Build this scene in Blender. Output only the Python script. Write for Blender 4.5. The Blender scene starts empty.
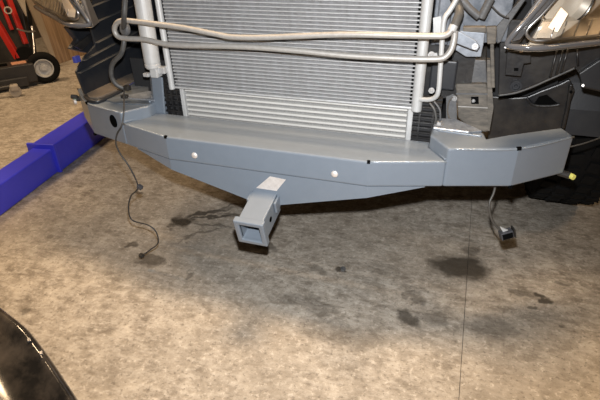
import bpy, bmesh, math, random
from mathutils import Vector, Matrix
random.seed(7)
scene = bpy.context.scene
col = scene.collection
R = math.radians

# ---------------------------------------------------------------- camera
# World axes follow the truck: +x across its front, +y towards its rear, z up, floor at 0.
CAM = Vector((0.444, -0.979, 0.98))
FW = Vector((-0.28682, 0.81186, -0.50855)); RT = Vector((0.94706, 0.32023, -0.02292)); UP = Vector((-0.14424, 0.48820, 0.86073))
FPX = 484.0
cd = bpy.data.cameras.new('camera'); cd.sensor_width = 36.0; cd.lens = 36.0 * FPX / 600.0; cd.clip_start = 0.02
cam = bpy.data.objects.new('camera', cd); col.objects.link(cam)
cam.matrix_world = Matrix(((RT.x, UP.x, -FW.x, CAM.x), (RT.y, UP.y, -FW.y, CAM.y), (RT.z, UP.z, -FW.z, CAM.z), (0, 0, 0, 1)))
scene.camera = cam

# ---------------------------------------------------------------- light
scene.view_settings.view_transform = 'Standard'
scene.view_settings.look = 'None'
scene.view_settings.gamma = 1.0
scene.view_settings.use_curve_mapping = False
scene.view_settings.exposure = 0.0
world = bpy.data.worlds.new('workshop_air'); scene.world = world; world.use_nodes = True
bg = world.node_tree.nodes['Background']; bg.inputs[0].default_value = (1.0, 0.72, 0.45, 1); bg.inputs[1].default_value = 0.035

def add_light(name, kind, loc, energy, color, **kw):
    l = bpy.data.lights.new(name, kind); l.energy = energy; l.color = color
    for k, v in kw.items(): setattr(l, k, v)
    o = bpy.data.objects.new(name, l); col.objects.link(o); o.location = loc
    return o
# pop-up flash of the camera, just above the lens
fl = add_light('camera_flash', 'SPOT', CAM + UP * 0.085 + FW * 0.02, 112, (0.97, 0.98, 1.0), spot_size=R(92), spot_blend=1.0, shadow_soft_size=0.012)
fl.rotation_euler = FW.to_track_quat('-Z', 'Y').to_euler()
# warm fluorescent rows of the workshop ceiling
WARM = (1.0, 0.71, 0.43)
for (x, y, e) in ((0.35, 0.42, 132), (-2.6, 0.42, 90), (3.3, 0.42, 40)):
    o = add_light('ceiling_lamp', 'AREA', (x, y, 3.6), e, WARM, shape='RECTANGLE', size=1.0, size_y=0.55)

# ---------------------------------------------------------------- pixel helpers (a pixel gives a direction, a known plane the distance)
def ray(px, py): return FW + RT * ((px - 300) / FPX) + UP * ((200 - py) / FPX)
def on_y(px, py, c): r = ray(px, py); return CAM + r * ((c - CAM.y) / r.y)
def on_x(px, py, c): r = ray(px, py); return CAM + r * ((c - CAM.x) / r.x)
def on_z(px, py, c=0.0): r = ray(px, py); return CAM + r * ((c - CAM.z) / r.z)

# ---------------------------------------------------------------- materials
def mat(name, base, rough=0.5, metal=0.0, vary=None, scale=20.0, amt=0.5, bump=0.0, bscale=150.0, stretch=(1, 1, 1), coat=0.0, emit=None, spec=0.5):
    m = bpy.data.materials.new(name); m.use_nodes = True
    nt = m.node_tree; b = nt.nodes['Principled BSDF']
    b.inputs['Base Color'].default_value = (*base, 1); b.inputs['Roughness'].default_value = rough; b.inputs['Metallic'].default_value = metal
    b.inputs['Coat Weight'].default_value = coat; b.inputs['Coat Roughness'].default_value = 0.1
    b.inputs['Specular IOR Level'].default_value = spec
    tc = nt.nodes.new('ShaderNodeTexCoord'); mp = nt.nodes.new('ShaderNodeMapping'); mp.inputs['Scale'].default_value = stretch
    nt.links.new(tc.outputs['Object'], mp.inputs[0])
    if vary:
        n = nt.nodes.new('ShaderNodeTexNoise'); n.inputs['Scale'].default_value = scale; n.inputs['Detail'].default_value = 6; n.inputs['Roughness'].default_value = 0.65
        nt.links.new(mp.outputs[0], n.inputs['Vector'])
        r = nt.nodes.new('ShaderNodeValToRGB'); r.color_ramp.elements[0].position = 0.5 - 0.5 * amt * 0.6; r.color_ramp.elements[1].position = 0.5 + 0.5 * amt
        r.color_ramp.elements[0].color = (*base, 1); r.color_ramp.elements[1].color = (*vary, 1)
        nt.links.new(n.outputs[0], r.inputs[0]); nt.links.new(r.outputs[0], b.inputs['Base Color'])
    if bump:
        n2 = nt.nodes.new('ShaderNodeTexNoise'); n2.inputs['Scale'].default_value = bscale; n2.inputs['Detail'].default_value = 3
        nt.links.new(mp.outputs[0], n2.inputs['Vector'])
        bp = nt.nodes.new('ShaderNodeBump'); bp.inputs['Strength'].default_value = bump; bp.inputs['Distance'].default_value = 0.002
        nt.links.new(n2.outputs[0], bp.inputs['Height']); nt.links.new(bp.outputs[0], b.inputs['Normal'])
    if emit: b.inputs['Emission Color'].default_value = (*emit[0], 1); b.inputs['Emission Strength'].default_value = emit[1]
    return m
M = {}
M['paint'] = mat('grey_satin_paint', (0.146, 0.172, 0.204), 0.38, 0.0, (0.132, 0.157, 0.187), 35, 0.7, 0.10, 420, coat=0.3)
M['paint_gloss'] = mat('glossy_grey_weld', (0.22, 0.25, 0.28), 0.22, 0.15, bump=0.8, bscale=260, coat=0.5)
M['zinc'] = mat('zinc_bolt', (0.34, 0.335, 0.33), 0.45, 0.3, (0.22, 0.215, 0.21), 90, 0.6)
M['bare'] = mat('bare_bright_steel', (0.75, 0.70, 0.66), 0.45, 0.4, (0.55, 0.50, 0.46), 90, 0.6)
M['galv'] = mat('galvanised_steel', (0.33, 0.36, 0.40), 0.4, 0.5, (0.15, 0.16, 0.18), 70, 0.6)
M['galv_dirty'] = mat('grimy_grey_steel', (0.17, 0.20, 0.235), 0.4, 0.2, (0.07, 0.065, 0.058), 45, 0.7)
M['alu'] = mat('dull_aluminium', (0.58, 0.585, 0.59), 0.42, 0.4, (0.40, 0.395, 0.38), 70, 0.7)
M['alu_dirty'] = mat('dusty_aluminium_tube', (0.40, 0.385, 0.36), 0.5, 0.35, (0.27, 0.25, 0.225), 90, 0.8)
M['alu_white'] = mat('white_oxidised_aluminium', (0.50, 0.505, 0.50), 0.5, 0.25, (0.40, 0.395, 0.38), 60, 0.8)
M['alu_pale'] = mat('pale_cooler_aluminium', (0.55, 0.54, 0.51), 0.5, 0.15, (0.52, 0.505, 0.47), 60, 0.8)
M['fin'] = mat('dusty_cooling_fins', (0.22, 0.22, 0.225), 0.6, 0.3, (0.085, 0.078, 0.07), 34, 0.75, 0.9, 320, stretch=(2.2, 1, 1.0))
M['fin2'] = mat('cooler_fins', (0.30, 0.30, 0.295), 0.7, 0.2, (0.14, 0.13, 0.12), 60, 0.9, 0.9, 320, stretch=(6, 1, 0.7))
M['blackp'] = mat('black_plastic', (0.010, 0.012, 0.017), 0.42, 0.0, (0.026, 0.027, 0.028), 26, 0.8, 0.1, 200)
M['blackdust'] = mat('dusty_black_plastic', (0.006, 0.007, 0.0095), 0.36, 0.0, (0.040, 0.036, 0.031), 20, 0.6, 0.4, 60)
M['bluegrey'] = mat('primed_blue_grey_steel', (0.055, 0.066, 0.082), 0.4, 0.2, (0.22, 0.23, 0.25), 24, 0.45)
M['dirty'] = mat('mud_stained_frame_steel', (0.155, 0.134, 0.108), 0.7, 0.0, (0.035, 0.033, 0.030), 40, 0.5, 0.5, 180, stretch=(0.6, 1, 2.2))
M['dirtydark'] = mat('dark_dusty_steel', (0.06, 0.062, 0.068), 0.55, 0.1, (0.15, 0.145, 0.135), 40, 0.9, 0.4, 180)
M['brownledge'] = mat('dirt_caked_ledge', (0.13, 0.105, 0.08), 0.85, 0.0, (0.05, 0.045, 0.04), 60, 0.9, 0.6, 220)
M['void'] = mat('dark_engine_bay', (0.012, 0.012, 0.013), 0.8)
M['hole'] = mat('black_opening', (0.004, 0.004, 0.004), 0.9, spec=0.0)
M['rubber'] = mat('black_rubber', (0.003, 0.003, 0.003), 0.9, 0.0, (0.007, 0.0065, 0.006), 40, 0.8, spec=0.2)
M['hose'] = mat('dusty_rubber_hose', (0.035, 0.036, 0.038), 0.5, 0.0, (0.10, 0.095, 0.085), 60, 0.8)
M['cable'] = mat('grey_wire_sheath', (0.028, 0.027, 0.026), 0.5)
M['cable_light'] = mat('light_grey_wire', (0.055, 0.05, 0.043), 0.5)
M['chrome'] = mat('chrome', (0.78, 0.78, 0.78), 0.12, 1.0)
M['chrome_dull'] = mat('dull_chrome_trim', (0.55, 0.54, 0.54), 0.28, 0.85, (0.40, 0.39, 0.39), 50, 0.7)
M['smoke'] = mat('smoked_clear_rim', (0.10, 0.10, 0.105), 0.18, 0.0, coat=0.6)
M['amber'] = mat('pale_amber_reflector', (0.62, 0.44, 0.28), 0.35, 0.1, (0.75, 0.60, 0.44), 40, 0.7)
M['cream'] = mat('cream_reflector', (0.62, 0.53, 0.42), 0.4, 0.1, (0.72, 0.65, 0.55), 30, 0.7)
M['blue'] = mat('royal_blue_enamel', (0.042, 0.046, 0.60), 0.38, 0.0, (0.052, 0.058, 0.68), 12, 0.8, coat=0.2)
M['navy'] = mat('blue_clip', (0.05, 0.06, 0.30), 0.5)
M['red'] = mat('red_enamel', (0.52, 0.025, 0.015), 0.38, 0.0, (0.40, 0.018, 0.012), 20, 0.8)
M['blackmetal'] = mat('black_enamel', (0.016, 0.015, 0.014), 0.45, 0.0, (0.035, 0.032, 0.028), 30, 0.8)
M['copper'] = mat('copper_label', (0.62, 0.30, 0.17), 0.45, 0.3, (0.72, 0.42, 0.28), 60, 0.7)
M['wood'] = mat('brown_striped_board', (0.40, 0.28, 0.18), 0.6, 0.0, (0.13, 0.075, 0.04), 3.5, 0.45, stretch=(2, 14, 0.5))
M['wood2'] = mat('pale_board', (0.42, 0.35, 0.27), 0.6, 0.0, (0.32, 0.255, 0.19), 8, 0.8, stretch=(2, 12, 0.7))
M['white'] = mat('off_white_board', (0.55, 0.49, 0.40), 0.6)
M['gloss'] = mat('glossy_black_car_paint', (0.012, 0.011, 0.010), 0.12, 0.0, (0.075, 0.062, 0.050), 7, 0.30, coat=0.6, spec=0.6)  # brown blotches in the base colour stand in for reflections of the shop
M['caster'] = mat('grey_plastic_caster', (0.38, 0.34, 0.29), 0.6, 0.0, (0.26, 0.23, 0.19), 60, 0.8)
M['yellow'] = mat('yellow_plug_cap', (0.75, 0.72, 0.18), 0.5)
M['green'] = mat('green_plug_cap', (0.10, 0.16, 0.07), 0.5)
M['wall'] = mat('painted_block_wall', (0.16, 0.13, 0.10), 0.8, 0.0, (0.12, 0.10, 0.08), 4, 0.8)
M['body'] = mat('dark_truck_paint', (0.012, 0.012, 0.013), 0.2, 0.0, coat=0.8)
M['plug'] = mat('grey_connector', (0.05, 0.05, 0.055), 0.45)

def lens_material():
    m = bpy.data.materials.new('clear_polycarbonate_lens'); m.use_nodes = True; nt = m.node_tree; nt.nodes.clear()
    o = nt.nodes.new('ShaderNodeOutputMaterial'); t = nt.nodes.new('ShaderNodeBsdfTransparent'); g = nt.nodes.new('ShaderNodeBsdfGlossy'); mx = nt.nodes.new('ShaderNodeMixShader'); f = nt.nodes.new('ShaderNodeFresnel')
    t.inputs[0].default_value = (0.93, 0.92, 0.90, 1); g.inputs['Roughness'].default_value = 0.06; f.inputs[0].default_value = 1.5
    nt.links.new(f.outputs[0], mx.inputs[0]); nt.links.new(t.outputs[0], mx.inputs[1]); nt.links.new(g.outputs[0], mx.inputs[2]); nt.links.new(mx.outputs[0], o.inputs[0])
    return m
M['lens'] = lens_material()

def concrete():
    m = bpy.data.materials.new('stained_concrete'); m.use_nodes = True; nt = m.node_tree; b = nt.nodes['Principled BSDF']; L = nt.links.new
    def N(t, **kw):
        n = nt.nodes.new(t)
        for k, v in kw.items(): setattr(n, k, v)
        return n
    def noise(scale, detail=6, rough=0.6, stretch=None, rotz=0):
        n = N('ShaderNodeTexNoise'); n.inputs['Scale'].default_value = scale; n.inputs['Detail'].default_value = detail; n.inputs['Roughness'].default_value = rough
        if stretch:
            mp = N('ShaderNodeMapping'); mp.inputs['Scale'].default_value = stretch; mp.inputs['Rotation'].default_value = (0, 0, rotz); L(pos, mp.inputs[0]); L(mp.outputs[0], n.inputs['Vector'])
        else: L(pos, n.inputs['Vector'])
        return n.outputs[0]
    def ramp(v, stops):
        r = N('ShaderNodeValToRGB'); e = r.color_ramp.elements
        while len(e) < len(stops): e.new(0.5)
        for i, (p, c) in enumerate(stops): e[i].position = p; e[i].color = (c, c, c, 1) if isinstance(c, float) else (*c, 1)
        L(v, r.inputs[0]); return r.outputs[0]
    def math_(op, a, bb):
        n = N('ShaderNodeMath', operation=op)
        for i, v in enumerate((a, bb)):
            if isinstance(v, (int, float)): n.inputs[i].default_value = v
            else: L(v, n.inputs[i])
        return n.outputs[0]
    def mix(fac, a, bb, mode='MIX'):
        n = N('ShaderNodeMix', data_type='RGBA', blend_type=mode)
        for i, v in ((0, fac), (6, a), (7, bb)):
            if isinstance(v, (int, float)): n.inputs[i].default_value = v
            elif isinstance(v, tuple): n.inputs[i].default_value = (*v, 1)
            else: L(v, n.inputs[i])
        return n.outputs[2]
    geo = N('ShaderNodeNewGeometry'); pos = geo.outputs['Position']
    big = noise(2.2, 5, 0.6); med = noise(15, 8, 0.72); fine = noise(85, 5, 0.72); streak = noise(34, 6, 0.7, (0.7, 1.5, 1), R(-12))
    c = ramp(med, [(0.36, (0.165, 0.138, 0.106)), (0.50, (0.30, 0.262, 0.212)), (0.64, (0.47, 0.42, 0.35))])
    c = mix(ramp(streak, [(0.46, 0.0), (0.66, 0.75)]), c, (0.50, 0.455, 0.39))
    c = mix(ramp(big, [(0.42, 0.0), (0.66, 0.6)]), c, (0.24, 0.208, 0.165))
    c = mix(ramp(fine, [(0.34, 0.8), (0.46, 0.0)]), c, (0.13, 0.108, 0.083))
    # wet and oily patches plus painted wire-connector shadows, each with own place and size
    dn = N('ShaderNodeTexNoise'); dn.inputs['Scale'].default_value = 22; dn.inputs['Detail'].default_value = 5; L(pos, dn.inputs['Vector'])
    sub = N('ShaderNodeVectorMath', operation='SUBTRACT'); L(dn.outputs['Color'], sub.inputs[0]); sub.inputs[1].default_value = (0.5, 0.5, 0.5)
    sc = N('ShaderNodeVectorMath', operation='SCALE'); L(sub.outputs[0], sc.inputs[0]); sc.inputs['Scale'].default_value = 0.09
    wp = N('ShaderNodeVectorMath', operation='ADD'); L(pos, wp.inputs[0]); L(sc.outputs[0], wp.inputs[1])
    def stains_and_shade(rows, soft):
        acc = None
        for (px, py, rx, ry, ang, s) in rows:
            p = on_z(px, py)
            mp = N('ShaderNodeMapping', vector_type='TEXTURE'); mp.inputs['Location'].default_value = (p.x, p.y, 0); mp.inputs['Rotation'].default_value = (0, 0, R(ang)); mp.inputs['Scale'].default_value = (rx, ry, 1)
            L(wp.outputs[0], mp.inputs[0])
            ln = N('ShaderNodeVectorMath', operation='LENGTH'); L(mp.outputs[0], ln.inputs[0])
            r = N('ShaderNodeMapRange'); r.inputs['From Min'].default_value = 1.0; r.inputs['From Max'].default_value = soft; r.inputs['To Min'].default_value = 0; r.inputs['To Max'].default_value = s
            L(ln.outputs['Value'], r.inputs['Value'])
            acc = r.outputs[0] if acc is None else math_('MAXIMUM', acc, r.outputs[0])
        return acc
    dark = stains_and_shade([(461, 267, .115, .075, 8, .88), (470, 250, .03, .03, 0, .5), (410, 318, .045, .038, 0, .72), (436, 320, .05, .03, 10, .4), (412, 297, .04, .022, 0, .5),
                   (541, 300, .030, .022, 0, .85), (343, 270, .018, .014, 0, .85), (182, 222, .055, .05, 15, .95), (172, 226, .03, .02, 0, .6),
                   (139, 193, .026, .02, 0, .6), (133, 244, .03, .02, 20, .75), (150, 260, .055, .035, 0, .7), (265, 247, .05, .028, 0, .7), (188, 278, .022, .018, 0, .5),
                   (560, 283, .03, .014, 0, .45), (520, 293, .04, .012, -20, .5), (562, 326, .014, .012, 0, .6), (536, 309, .012, .01, 0, .6),
                   (320, 309, .06, .03, 0, .35), (340, 334, .12, .05, 0, .35), (300, 300, .08, .03, 10, .35), (495, 328, .09, .05, 0, .4), (318, 268, .03, .02, 0, .4),
                   (62, 152, .03, .02, 0, .4), (94, 190, .02, .012, 0, .5), (382, 268, .07, .04, 0, .25), (27, 310, .03, .02, 0, .45)], 0.6)
    runs = stains_and_shade([(205, 213, .13, .015, 32, .85), (212, 217, .15, .014, 22, .85), (215, 226, .13, .012, 8, .6), (203, 232, .10, .011, 36, .55), (225, 208, .10, .010, 50, .6), (190, 236, .09, .010, 62, .5),
                   (230, 215, .09, .009, 0, .55), (352, 335, .05, .01, 10, .3)], 0.5)
    c = mix(ramp(noise(60, 6, 0.75), [(0.56, 0.0), (0.66, 0.7)]), c, (0.55, 0.50, 0.43))
    c = mix(math_('MAXIMUM', dark, runs), c, (0.024, 0.019, 0.014))
    # shade under the truck's nose, painted into the floor colour
    nose_shade = stains_and_shade([(330, 250, .75, .36, 0, .20), (180, 250, .3, .3, 0, .15)], 0.3)
    c = mix(nose_shade, c, (0.15, 0.128, 0.10))
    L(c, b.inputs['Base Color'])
    rr = math_('SUBTRACT', 0.72, math_('MULTIPLY', dark, 0.3)); L(rr, b.inputs['Roughness'])
    h = math_('ADD', math_('MULTIPLY', fine, 0.6), math_('ADD', streak, med))
    bp = N('ShaderNodeBump'); bp.inputs['Strength'].default_value = 0.55; bp.inputs['Distance'].default_value = 0.006; L(h, bp.inputs['Height']); L(bp.outputs[0], b.inputs['Normal'])
    return m
M['concrete'] = concrete()

# ---------------------------------------------------------------- mesh helpers
def tag(o, label=None, cat=None, group=None, kind=None):
    if label: o['label'] = label
    if cat: o['category'] = cat
    if group: o['group'] = group
    if kind: o['kind'] = kind
    return o
def empty(name, loc=(0, 0, 0), rz=0):
    o = bpy.data.objects.new(name, None); col.objects.link(o); o.location = loc; o.rotation_euler = (0, 0, rz); o.empty_display_size = 0.1
    return o
def link(name, bm, m, parent=None, bevel=0, smooth=False, seg=2):
    bmesh.ops.recalc_face_normals(bm, faces=bm.faces)
    me = bpy.data.meshes.new(name); bm.to_mesh(me); bm.free()
    me.materials.append(M[m] if isinstance(m, str) else m)
    if smooth:
        for p in me.polygons: p.use_smooth = True
    o = bpy.data.objects.new(name, me); col.objects.link(o); o.parent = parent
    if bevel:
        b = o.modifiers.new('bevel', 'BEVEL'); b.width = bevel; b.segments = seg; b.limit_method = 'ANGLE'; b.angle_limit = R(28); b.harden_normals = False
    return o
def again(o, parent, loc):
    c = o.copy(); col.objects.link(c); c.parent = parent; c.location = loc
    return c
def face(bm, vs):
    try: return bm.faces.new(vs)
    except ValueError: return None
def add_box(bm, c, s, rot=None):
    c = Vector(c); vs = []
    for dx in (-.5, .5):
        for dy in (-.5, .5):
            for dz in (-.5, .5):
                v = Vector((dx * s[0], dy * s[1], dz * s[2]))
                if rot is not None: v = rot @ v
                vs.append(bm.verts.new(c + v))
    for f in ((0, 1, 3, 2), (4, 6, 7, 5), (0, 4, 5, 1), (2, 3, 7, 6), (0, 2, 6, 4), (1, 5, 7, 3)): bm.faces.new([vs[i] for i in f])
def add_prism(bm, poly, off):
    """poly: 3-D outline; off: thickness vector"""
    off = Vector(off); a = [bm.verts.new(Vector(p)) for p in poly]; b = [bm.verts.new(Vector(p) + off) for p in poly]
    bm.faces.new(a); bm.faces.new(b[::-1]); n = len(a)
    for i in range(n): bm.faces.new((a[i], a[(i + 1) % n], b[(i + 1) % n], b[i]))
def frame_of(d):
    d = d.normalized(); u = d.cross(Vector((0, 0, 1)))
    if u.length < 1e-3: u = Vector((1, 0, 0))
    u.normalize(); return u, d.cross(u).normalized()
def add_cyl(bm, p0, p1, r0, r1=None, n=16, cap=True):
    p0, p1 = Vector(p0), Vector(p1); r1 = r0 if r1 is None else r1; u, w = frame_of(p1 - p0); A = []; B = []
    for i in range(n):
        a = 2 * math.pi * i / n; d = u * math.cos(a) + w * math.sin(a); A.append(bm.verts.new(p0 + d * r0)); B.append(bm.verts.new(p1 + d * r1))
    for i in range(n): bm.faces.new((A[i], A[(i + 1) % n], B[(i + 1) % n], B[i]))
    if cap: bm.faces.new(A[::-1]); bm.faces.new(B)
def spline(pts, k=8):
    P = [Vector(p) for p in pts]; out = []
    for i in range(len(P) - 1):
        p0 = P[max(i - 1, 0)]; p1 = P[i]; p2 = P[i + 1]; p3 = P[min(i + 2, len(P) - 1)]
        for j in range(k):
            t = j / k
            out.append(0.5 * ((2 * p1) + (p2 - p0) * t + (2 * p0 - 5 * p1 + 4 * p2 - p3) * t * t + (3 * p1 - p0 - 3 * p2 + p3) * t ** 3))
    out.append(P[-1]); return out
def add_tube(bm, pts, r, n=10, k=8):
    P = spline(pts, k) if k else [Vector(p) for p in pts]
    u = None; rings = []
    for i, p in enumerate(P):
        d = (P[min(i + 1, len(P) - 1)] - P[max(i - 1, 0)]).normalized()
        if u is None: u, _ = frame_of(d)
        u = (u - d * u.dot(d)).normalized(); w = d.cross(u)
        rings.append([bm.verts.new(p + (u * math.cos(2 * math.pi * j / n) + w * math.sin(2 * math.pi * j / n)) * r) for j in range(n)])
    for a, b in zip(rings, rings[1:]):
        for j in range(n): bm.faces.new((a[j], a[(j + 1) % n], b[(j + 1) % n], b[j]))
    bm.faces.new(rings[0][::-1]); bm.faces.new(rings[-1])
def add_lathe(bm, c, axis, prof, n=32):
    """prof: list of (distance along axis, radius)"""
    c = Vector(c); axis = Vector(axis).normalized(); u, w = frame_of(axis); rings = []
    for (h, r) in prof:
        if r < 1e-6: rings.append([bm.verts.new(c + axis * h)])
        else: rings.append([bm.verts.new(c + axis * h + (u * math.cos(2 * math.pi * j / n) + w * math.sin(2 * math.pi * j / n)) * r) for j in range(n)])
    for a, b in zip(rings, rings[1:]):
        for j in range(n):
            k = (j + 1) % n
            if len(a) == 1: bm.faces.new((a[0], b[k], b[j]))
            elif len(b) == 1: bm.faces.new((a[j], a[k], b[0]))
            else: bm.faces.new((a[j], a[k], b[k], b[j]))
def box(name, c, s, m, parent=None, rot=None, bevel=0):
    bm = bmesh.new(); add_box(bm, c, s, rot); return link(name, bm, m, parent, bevel)
def prism(name, poly, off, m, parent=None, bevel=0):
    bm = bmesh.new(); add_prism(bm, poly, off); return link(name, bm, m, parent, bevel)
def cyl(name, p0, p1, r, m, parent=None, r1=None, n=20, bevel=0):
    bm = bmesh.new(); add_cyl(bm, p0, p1, r, r1, n); return link(name, bm, m, parent, bevel, smooth=False)
def tube(name, pts, r, m, parent=None, n=10, k=8):
    bm = bmesh.new(); add_tube(bm, pts, r, n, k); return link(name, bm, m, parent, smooth=True)
def bolt(name, c, axis, r, m, parent, washer=True):
    c = Vector(c); a = Vector(axis).normalized(); bm = bmesh.new()
    if washer: add_cyl(bm, c, c + a * r * .25, r * 1.35, n=18)
    add_cyl(bm, c + a * r * .2, c + a * r * .9, r, r * .92, n=6); add_cyl(bm, c + a * r * .9, c + a * r * 1.0, r * .6, r * .4, n=10)
    return link(name, bm, m, parent)

# ---------------------------------------------------------------- structure
JX = 0.538
base = tag(box('floor', (0, 1.0, -0.16), (11, 11, 0.08), 'concrete'), 'stained grey-brown workshop concrete floor', None, None, 'structure')
for x0, x1 in ((-5.5, JX - 0.0007), (JX + 0.0007, 5.5)):
    box('concrete_slab', ((x0 + x1) / 2, 1.0, -0.06), (x1 - x0, 11, 0.12), 'concrete', base)
tag(box('wall_left', (-3.6, 2.5, 1.6), (0.12, 8, 3.2), 'wall'), 'dim painted wall behind the workshop clutter', None, None, 'structure')
tag(box('wall_back', (0, 6.4, 1.6), (7.1, 0.12, 3.2), 'wall'), 'dim painted wall behind the truck', None, None, 'structure')

# ================================================================ THE TRUCK
truck = empty('pickup_truck')
tag(truck, 'truck nose with its front cover removed and a grey receiver hitch beam bolted on', 'truck')

# ---- grey hitch beam
ZT, ZW, ZB = 0.495, 0.5264, 0.430
D = (0.2646, 0.0); Cc = (0.432, 0.0494); B = (0.5783, 0.0926); A = (0.700, 0.1965)
bm = bmesh.new()
cen = [(-Cc[0], Cc[1]), (-D[0], D[1]), D, Cc, (0.386, 0.117), (0.386, 0.150), (-0.386, 0.150), (-0.386, 0.117)]
add_prism(bm, [(x, y, ZB) for x, y in cen], (0, 0, ZT - ZB))
beam = link('hitch_beam', bm, 'paint', truck, bevel=0.0048, seg=3)
tag(beam, 'grey painted steel hitch beam with swept wings')
for s in (-1, 1):
    wing = [Cc, B, A, (0.680, 0.246), (0.560, 0.168), (0.511, 0.130), (0.505, 0.160), (0.470, 0.205), (0.386, 0.205), (0.386, 0.117)]
    bm = bmesh.new(); add_prism(bm, [(s * x, y, ZB) for x, y in wing], (0, 0, ZW - ZB)); link('wing_box', bm, 'paint', beam, bevel=0.0048, seg=3)
    # small relief holes left open at the folds
    for (x, y, z, w) in ((D[0], D[1], ZT, .0055), (B[0], B[1], ZW, .0075), (B[0], B[1], ZB, .006)):
        a = R(8) if x == D[0] else R(28)
        box('relief_hole', (s * x, y + .0016, z - .0012), (w * 1.3, .0062, .0068), 'hole', beam, Matrix.Rotation(s * a, 3, 'Z'))
    # mounting ear with its own bolt
    ear = prism('mounting_ear', [(s * 0.388, 0.150, ZW), (s * 0.388, 0.203, ZW + .006), (s * 0.440, 0.204, ZW + .006), (s * 0.500, 0.162, ZW), (s * 0.470, 0.146, ZW)], (0, 0, .006), 'galv', beam, bevel=.002)
    bolt('bolt', (s * 0.400, 0.168, ZW + .007), (0, 0.1, 1), 0.0085, 'zinc', beam)
    tube('weld_bead', [(s * 0.392, 0.120, ZT + .002), (s * 0.412, 0.085, ZT + .002), (s * (Cc[0] - .003), Cc[1] + .006, ZT + .002)], 0.0035, 'paint', beam, n=8)
    tube('weld_bead', [(s * 0.400, 0.148, ZW + .001), (s * 0.445, 0.142, ZW + .001), (s * 0.500, 0.138, ZW + .001)], 0.0030, 'paint', beam, n=8)
    tube('seam_weld', [(s * D[0], D[1] + .0028, ZT - .0022), (s * Cc[0], Cc[1] + .0028, ZT - .0022)], .0028, 'paint_gloss', beam, n=8, k=6)
    tube('seam_weld', [(s * (Cc[0] + .01), Cc[1] + .0055, ZW - .0022), (s * B[0], B[1] + .0025, ZW - .0022), (s * A[0], A[1] + .002, ZW - .0022)], .0028, 'paint_gloss', beam, n=8, k=6)
    # carriage-bolt heads on the face
    bm = bmesh.new(); add_lathe(bm, (s * 0.186, 0.0005, 0.4525), (0, -1, 0), [(0, .0085), (.002, .0085), (.004, .006), (.0048, 0)], 20); link('carriage_bolt', bm, 'bare', beam, smooth=True)
# tow-hook slot in the left wing
fx, fy = -0.470, 0.0606; nrm = Vector((-0.0432, -0.1463, 0)).normalized()
bm = bmesh.new()
u = Vector((0.1463, -0.0432, 0)).normalized()
pts = []
for i in range(28):
    a = 2 * math.pi * i / 28; q = u * (0.0150 * math.cos(a)) + Vector((0, 0, 1)) * (0.0185 * math.sin(a))
    pts.append(Vector((fx, fy, 0.4935)) + q + nrm * 0.0012)
add_prism(bm, pts, -nrm * 0.01); link('slot_hole', bm, 'hole', beam)
# lower apron plate welded below the beam
ap = [(-0.392, 0.0376), (-D[0], 0.0), (-0.046, 0.0), (0.046, 0.0), (D[0], 0.0), (0.392, 0.0376)]
zb = [ZB - .001, 0.400, 0.343, 0.343, 0.400, ZB - .001]
bm = bmesh.new(); F = []; Bk = []
for (x, y), z in zip(ap, zb):
    F.append((bm.verts.new((x, y + .0022, ZB - .0006)), bm.verts.new((x, y + .0022, z - .0008)))); Bk.append((bm.verts.new((x, y + .011, ZB - .0006)), bm.verts.new((x, y + .011, z - .0008))))
for i in range(5):
    face(bm, (F[i][0], F[i + 1][0], F[i + 1][1], F[i][1])); face(bm, (Bk[i][0], Bk[i][1], Bk[i + 1][1], Bk[i + 1][0]))
    face(bm, (F[i][1], F[i + 1][1], Bk[i + 1][1], Bk[i][1])); face(bm, (F[i][0], Bk[i][0], Bk[i + 1][0], F[i + 1][0]))
face(bm, (F[0][0], F[0][1], Bk[0][1], Bk[0][0])); face(bm, (F[5][0], Bk[5][0], Bk[5][1], F[5][1]))
link('apron_plate', bm, 'paint', beam)
# receiver tube, tilted a little downwards
rec_o = Vector((0.004, 0.014, 0.345)); td = Vector((0, -math.cos(R(15)), -math.sin(R(15)))); tu = Vector((0, -math.sin(R(15)), math.cos(R(15)))); tx = Vector((1, 0, 0))
def sq_tube(name, o, d, l0, l1, half, inner, m, parent, bevel):
    bm = bmesh.new(); rings = []
    for (l, h) in ((l0, half), (l1, half), (l1, inner), (l0 + .004, inner)):
        rings.append([bm.verts.new(o + d * l + tx * (sx * h) + tu * (sz * h)) for sx, sz in ((-1, -1), (1, -1), (1, 1), (-1, 1))])
    for a, b in zip(rings, rings[1:]):
        for j in range(4): bm.faces.new((a[j], a[(j + 1) % 4], b[(j + 1) % 4], b[j]))
    bm.faces.new(rings[0][::-1]); bm.faces.new(rings[-1])
    return link(name, bm, m, parent, bevel, seg=3)
sq_tube('receiver_tube', rec_o, td, 0.0, 0.118, 0.0325, 0.0265, 'paint', beam, .003)
bm = bmesh.new(); rings = []
for (l, h) in ((0.104, .0330), (0.104, .0395), (0.122, .0395), (0.122, .0265), (0.112, .0265)):
    rings.append([bm.verts.new(rec_o + td * l + tx * (sx * h) + tu * (sz * h)) for sx, sz in ((-1, -1), (1, -1), (1, 1), (-1, 1))])
for a, b in zip(rings, rings[1:]):
    for j in range(4): bm.faces.new((a[j], a[(j + 1) % 4], b[(j + 1) % 4], b[j]))
link('receiver_collar', bm, 'paint', beam, .0035, seg=3)
cyl('pin_hole', rec_o + td * .065 + tx * .0318, rec_o + td * .065 + tx * .0330, .0075, 'hole', beam)
cyl('pin_hole', rec_o + td * .085 - tx * .0318, rec_o + td * .085 - tx * .0330, .0075, 'hole', beam)
tag(prism('bare_patch', [(0.020, .0012, .421), (0.062, .0012, .418), (0.036, .0012, .382), (-0.020, .0012, .382)], (0, .002, 0), 'bare', beam), 'bare bright metal patch above the receiver')
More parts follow.
